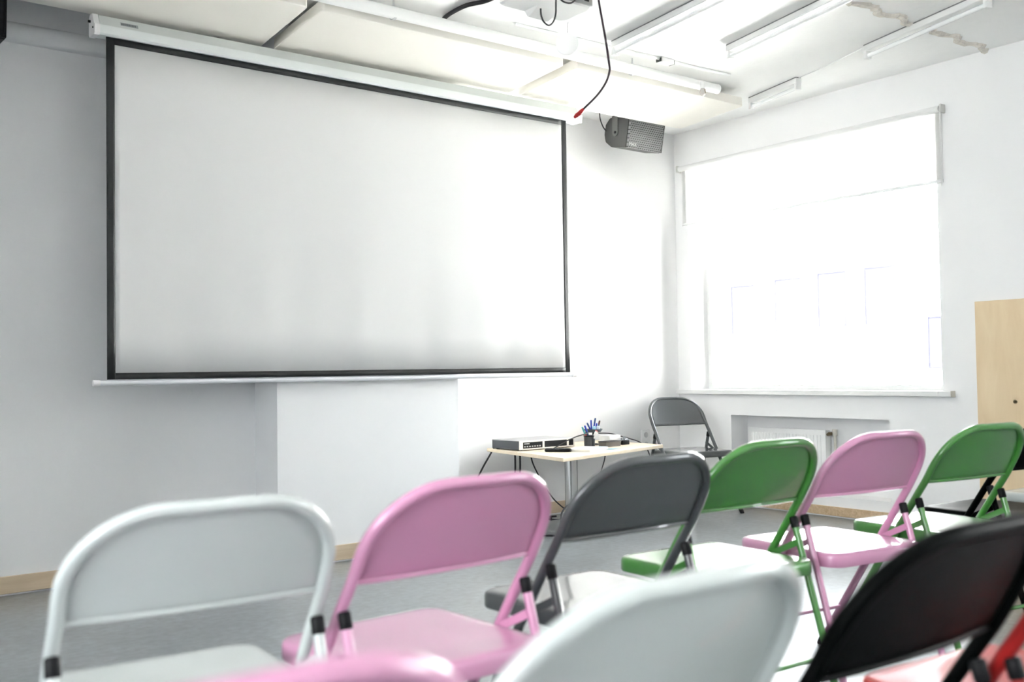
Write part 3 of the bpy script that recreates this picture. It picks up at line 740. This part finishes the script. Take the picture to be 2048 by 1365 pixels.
cable('recorder_cable', [(4.135, 5.392, .52), (4.147, 5.397, .47), (4.150, 5.398, .38), (4.146, 5.395, .26), (4.16, 5.38, .06), (4.2, 5.35, .011), (4.38, 5.30, .009)], .0065, 'black cable hanging straight behind the table, right one of the close pair')
cable('power_cable', [(4.235, 5.392, .515), (4.240, 5.397, .45), (4.255, 5.396, .38), (4.30, 5.39, .29), (4.36, 5.38, .19), (4.44, 5.36, .09), (4.55, 5.32, .012), (4.7, 5.28, .010)], .005, 'black cable slanting down to the right behind the table')
cable('power_cable', [(4.93, 5.405, .53), (4.95, 5.41, .46), (4.935, 5.408, .36), (4.895, 5.405, .26), (4.87, 5.39, .12), (4.85, 5.35, .012), (4.74, 5.22, .010)], .004, 'thin black cable curving down the wall near the socket')
cable('floor_cable', [(4.08, 4.72, .145), (4.029, 4.72, .178), (3.98, 4.72, .166), (3.947, 4.72, .135), (3.937, 4.72, .098), (3.944, 4.72, .05), (3.965, 4.66, .013), (4.05, 4.60, .007)], .006, 'stiff black cable looping up off the floor by the column')
cable('floor_cable', [(3.70, 4.84, .008), (3.78, 4.76, .008), (3.859, 4.67, .008), (3.889, 4.536, .008), (4.002, 4.506, .008), (4.133, 4.54, .008), (4.25, 4.62, .008)], .006, 'black cable curving across the floor in front of the base plate')
cable('floor_cable', [(4.15, 4.58, .006), (4.239, 4.541, .006), (4.30, 4.538, .006), (4.395, 4.584, .006), (4.48, 4.66, .006)], .005, 'short black cable end bent on the floor right of the column')
cable('floor_cable', [(4.55, 5.12, .009), (4.42, 5.19, .009), (4.28, 5.16, .009), (4.12, 5.22, .024), (3.92, 5.19, .009), (3.78, 5.10, .009)], .006, 'black cable lying on the floor behind the base plate')

# ------------------------------------------------------------------ folding chairs
WD = .229; WT = .226; RB = .150; ZTOP = .789; SAG = .021; RT = .0122
BZ = (.545, .61, .705, .789, .84); BY = (0.0, -.045, -.098, -.141, -.166)
def main_y(z):
    if z <= .545: return (.545 - z) * .655
    for k in range(4):
        if z <= BZ[k + 1] or k == 3:
            t = (z - BZ[k]) / (BZ[k + 1] - BZ[k])
            p0 = BY[k - 1] if k else .0425; p1, p2 = BY[k], BY[k + 1]; p3 = BY[min(k + 2, 4)]
            return p1 + (p2 - p1) * t
FZ = [.545 + .295 * i / 120 for i in range(121)]
FS = [0.0]
for i in range(120): FS.append(FS[-1] + math.hypot(FZ[i + 1] - FZ[i], main_y(FZ[i + 1]) - main_y(FZ[i])))
def z_of(s_):
    for i in range(120):
        if s_ <= FS[i + 1]: return FZ[i] + (FZ[i + 1] - FZ[i]) * max(0, s_ - FS[i]) / (FS[i + 1] - FS[i])
    return FZ[-1]
def s_of(z):
    for i in range(120):
        if z <= FZ[i + 1]: return FS[i] + (FS[i + 1] - FS[i]) * (z - FZ[i]) / (FZ[i + 1] - FZ[i])
ST = s_of(ZTOP)
def w_at(s_): return WD + (WT - WD) * s_ / ST
def back_pt(x, s_, off=0.0):
    z = z_of(s_)
    # soften the bends of the side profile a little
    y = (main_y(max(.545, z - .018)) + 2 * main_y(z) + main_y(z + .018)) / 4 if z > .56 else main_y(z)
    return Vector((x, y - SAG * (1 - (x / WT) ** 2) * min(1, max(0, (z - .55) / .07)) + off, z))
def half_w(s_):
    if s_ < ST - RB: return w_at(s_)
    d_ = s_ - (ST - RB)
    return w_at(ST - RB) - RB + math.sqrt(max(0, RB * RB - d_ * d_))
def u_path():
    P = []; w0 = w_at(ST - RB)
    for i in range(10): q = (ST - RB) * i / 9; P.append(back_pt(-w_at(q), q))
    for i in range(1, 11):
        a = PI / 2 * i / 10; P.append(back_pt(-w0 + RB - RB * math.cos(a), ST - RB + RB * math.sin(a)))
    Q = [Vector((-p.x, p.y, p.z)) for p in P][::-1]
    for i in range(1, 8): P.append(back_pt(-w0 + RB + (2 * w0 - 2 * RB) * i / 8, ST))
    return P + Q

def chair_materials(key, col, seat_rough=.12, coat=.6):
    return (mat(key + '_chair_enamel', col, .32, coat=coat, coat_rough=.10, noise=(5, .03, (1, 1, 1))),)

def make_chair(col_mat, label):
    t = thing('folding_chair', label, 'chair', group='metal folding chairs')
    # backrest panel
    bm = bm_new(); ns, nx = 14, 20
    sb, st = s_of(.604), ST - .002
    g = []
    for i in range(ns + 1):
        s = sb + (st - sb) * i / ns
        hw = half_w(s) - .002
        g.append([bm.verts.new(back_pt(hw * (2 * j / nx - 1), s, .005)) for j in range(nx + 1)])
    for i in range(ns):
        for j in range(nx): bm.faces.new((g[i][j], g[i][j + 1], g[i + 1][j + 1], g[i + 1][j]))
    bk = obj('backrest', bm, col_mat, t); thick(bk, .004)
    bm = bm_new(); tube(bm, [back_pt(WD * .975 * (2 * j / 16 - 1), sb, .003) for j in range(17)], .0055, 8); obj('lower_bead', bm, col_mat, bk)
    bm = bm_new(); tube(bm, u_path(), RT, 14); obj('back_frame', bm, col_mat, t)
    # seat pan
    bm = bm_new()
    def ring(i, z): return [(x, y, z - .018) for x, y in rrect(-.2145 + i, .2145 - i, -.118 + i, .312 - i, max(.055 - i, .012), 7)]
    loft(bm, [ring(.016, .412), ring(.002, .411), ring(0, .415), ring(0, .440), ring(.0025, .4475), ring(.009, .452), ring(.03, .4525), ring(.06, .4515), ring(.11, .4495)])
    obj('seat', bm, col_mat, t, angle=60)
    # legs
    for s in (-1, 1):
        x = s * WD
        bm = bm_new(); tube(bm, [(x, main_y(z), z) for z in (.548, .40, .25, .03)], RT, 14); lg = obj('front_leg', bm, col_mat, t)
        bm = bm_new(); tube(bm, [(x, main_y(.045), .045), (x, main_y(.015), .015), (x, main_y(.0), .0)], [RT + .003, RT + .003, RT + .001], 14); obj('rubber_foot', bm, M_BLACKP, lg)
        ry = lambda z: -.018 - (.53 - z) * .29
        bm = bm_new(); tube(bm, [(x, ry(z), z) for z in (.535, .35, .03)], .0108, 14); rl = obj('rear_leg', bm, col_mat, t)
        bm = bm_new(); tube(bm, [(x, ry(.045), .045), (x, ry(.0), .0)], [.0138, .0128], 14); obj('rubber_foot', bm, M_BLACKP, rl)
        bm = bm_new(); tube(bm, [(x, ry(.5145), .5145), (x, ry(.516), .516), (x, ry(.543), .543), (x, ry(.547), .547)], [.0122, .0132, .0132, .0105], 14); obj('pivot_cap', bm, M_BLACKP, rl)
        bm = bm_new()
        xa = x - s * .012
        loft(bm, [[(xa - .002, a, b) for a, b in ((-.040, .464), (-.028, .480), (.062, .436), (.052, .421))], [(xa + .002, a, b) for a, b in ((-.040, .464), (-.028, .480), (.062, .436), (.052, .421))]])
        obj('hinge_link', bm, col_mat, t, smooth=False)
    zf, zr = .155, .15
    bm = bm_new(); tube(bm, [(-WD, main_y(zf), zf), (WD, main_y(zf), zf)], .0065, 10); obj('stretcher', bm, col_mat, t)
    bm = bm_new(); tube(bm, [(-WD, ry(zr), zr), (WD, ry(zr), zr)], .0065, 10); obj('stretcher', bm, col_mat, t)
    return t

PINK = mat('pink_chair_enamel', (.62, .29, .46), .30, coat=.9, coat_rough=.05)
GREEN = mat('green_chair_enamel', (.052, .235, .036), .30, coat=.9, coat_rough=.05)
GREY = mat('grey_chair_enamel', (.054, .060, .064), .32, coat=.9, coat_rough=.05)
BLACK = mat('black_chair_enamel', (.002, .0026, .0025), .45, spec=.05)
WHITE = mat('white_chair_enamel', (.56, .60, .59), .30, coat=.7, coat_rough=.05)
RED = mat('red_chair_enamel', (.40, .016, .014), .36, coat=.12, coat_rough=.08)

proto = {}
def dup(root):
    r = root.copy(); COL.objects.link(r)
    for ch in root.children:
        c = ch.copy(); COL.objects.link(c); c.parent = r
        for g in ch.children:
            d_ = g.copy(); COL.objects.link(d_); d_.parent = c
    return r
CHAIRS = [
    ('pink',  PINK,  .262, .807, -.041, 'pink folding chair nearest the camera, only its top rail showing at the bottom edge'),
    ('white', WHITE, .757, .847, .021, 'white folding chair close to the camera with a large blurred backrest'),
    ('black', BLACK, 1.276, .823, .0, 'black folding chair close to the camera with a large dark backrest'),
    ('red',   RED,   1.785, .773, -.09, 'red folding chair at the bottom right corner, mostly out of the picture'),
    ('white', WHITE, .618, 1.764, -.068, 'white folding chair standing furthest left in front of the grey wall'),
    ('pink',  PINK,  1.128, 1.757, .054, 'pink folding chair between the left white chair and the grey chair'),
    ('grey',  GREY,  1.72, 1.844, .002, 'dark grey folding chair in the row, hiding the low table\'s leg'),
    ('green', GREEN, 2.298, 1.945, -.034, 'green folding chair just right of the dark grey chair in the row'),
    ('pink',  PINK,  2.813, 1.913, -.117, 'pink folding chair between the two green chairs'),
    ('green', GREEN, 3.412, 1.888, -.119, 'green folding chair whose backrest stands before the plywood board'),
    ('black', BLACK, 3.93, 1.915, -.08, 'black folding chair behind the right green chair, cut off by the right edge'),
    ('white', WHITE, 4.645, 1.95, -.01, 'white folding chair seat at the right edge beyond the black chair'),
    ('grey',  GREY,  5.30, 4.97, 2.93, 'grey folding chair facing the room by the corner beside the low table'),
]
for key, m, x, y, a, lab in CHAIRS:
    if key in proto: c = dup(proto[key])
    else: c = proto[key] = make_chair(m, lab)
    c.location = (x, y, 0); c.rotation_euler = (0, 0, a); c['label'] = lab

# ------------------------------------------------------------------ light: overcast daylight through the windows
SKY = 5.0
wd = bpy.data.worlds.new('World'); sc.world = wd; wd.use_nodes = True
bg = wd.node_tree.nodes['Background']; bg.inputs['Color'].default_value = (.93, .965, 1.0, 1); bg.inputs['Strength'].default_value = SKY
def portal(name, loc, rot, sx, sy):
    l = bpy.data.lights.new(name, 'AREA'); l.shape = 'RECTANGLE'; l.size = sx; l.size_y = sy; l.cycles.is_portal = True
    o = bpy.data.objects.new(name, l); COL.objects.link(o); o.location = loc; o.rotation_euler = rot
portal('daylight_portal', (XW + .30, (W1[0] + W1[1]) / 2, (W1[2] + W1[3]) / 2), (0, PI / 2, 0), W1[3] - W1[2], W1[1] - W1[0])
portal('daylight_portal', (XW + .30, (W2[0] + W2[1]) / 2, (W2[2] + W2[3]) / 2), (0, PI / 2, 0), W2[3] - W2[2], W2[1] - W2[0])
portal('daylight_portal', (XL - .25, (W3[0] + W3[1]) / 2, (W3[2] + W3[3]) / 2), (0, -PI / 2, 0), W3[3] - W3[2], W3[1] - W3[0])
sl = bpy.data.lights.new('sun', 'SUN'); sl.energy = 30; sl.angle = math.radians(2); sl.color = (1, .97, .92)
so = bpy.data.objects.new('sun', sl); COL.objects.link(so); so.rotation_euler = Vector((.62, .18, -.76)).to_track_quat('-Z', 'Y').to_euler()

# ------------------------------------------------------------------ camera
F = 1995.0
def camv(px, py): return Vector((px - 1024, -(py - 682.5), -F))
X = camv(3655, 705).normalized()
Y = camv(-490, 768); Y = (Y - X * X.dot(Y)).normalized()
Z = X.cross(Y)
R = Matrix((X, Y, Z))
cd = bpy.data.cameras.new('Camera'); cam = bpy.data.objects.new('Camera', cd); COL.objects.link(cam)
cam.matrix_world = Matrix.Translation((0, 0, 1)) @ R.to_4x4()
cd.sensor_width = 36; cd.lens = F / 2048 * 36; cd.clip_start = .05
cd.dof.use_dof = True; cd.dof.focus_distance = 5.6; cd.dof.aperture_fstop = 2.6
sc.camera = cam

sc.view_settings.view_transform = 'Standard'; sc.view_settings.look = 'None'
sc.view_settings.gamma = 1; sc.view_settings.use_curve_mapping = False
sc.view_settings.exposure = 1.9
try:
    sc.cycles.diffuse_bounces = 6; sc.cycles.max_bounces = 14; sc.cycles.transparent_max_bounces = 12
    sc.cycles.use_denoising = True
    sc.cycles.caustics_reflective = False; sc.cycles.caustics_refractive = False
    sc.cycles.sample_clamp_indirect = 8
except Exception: pass
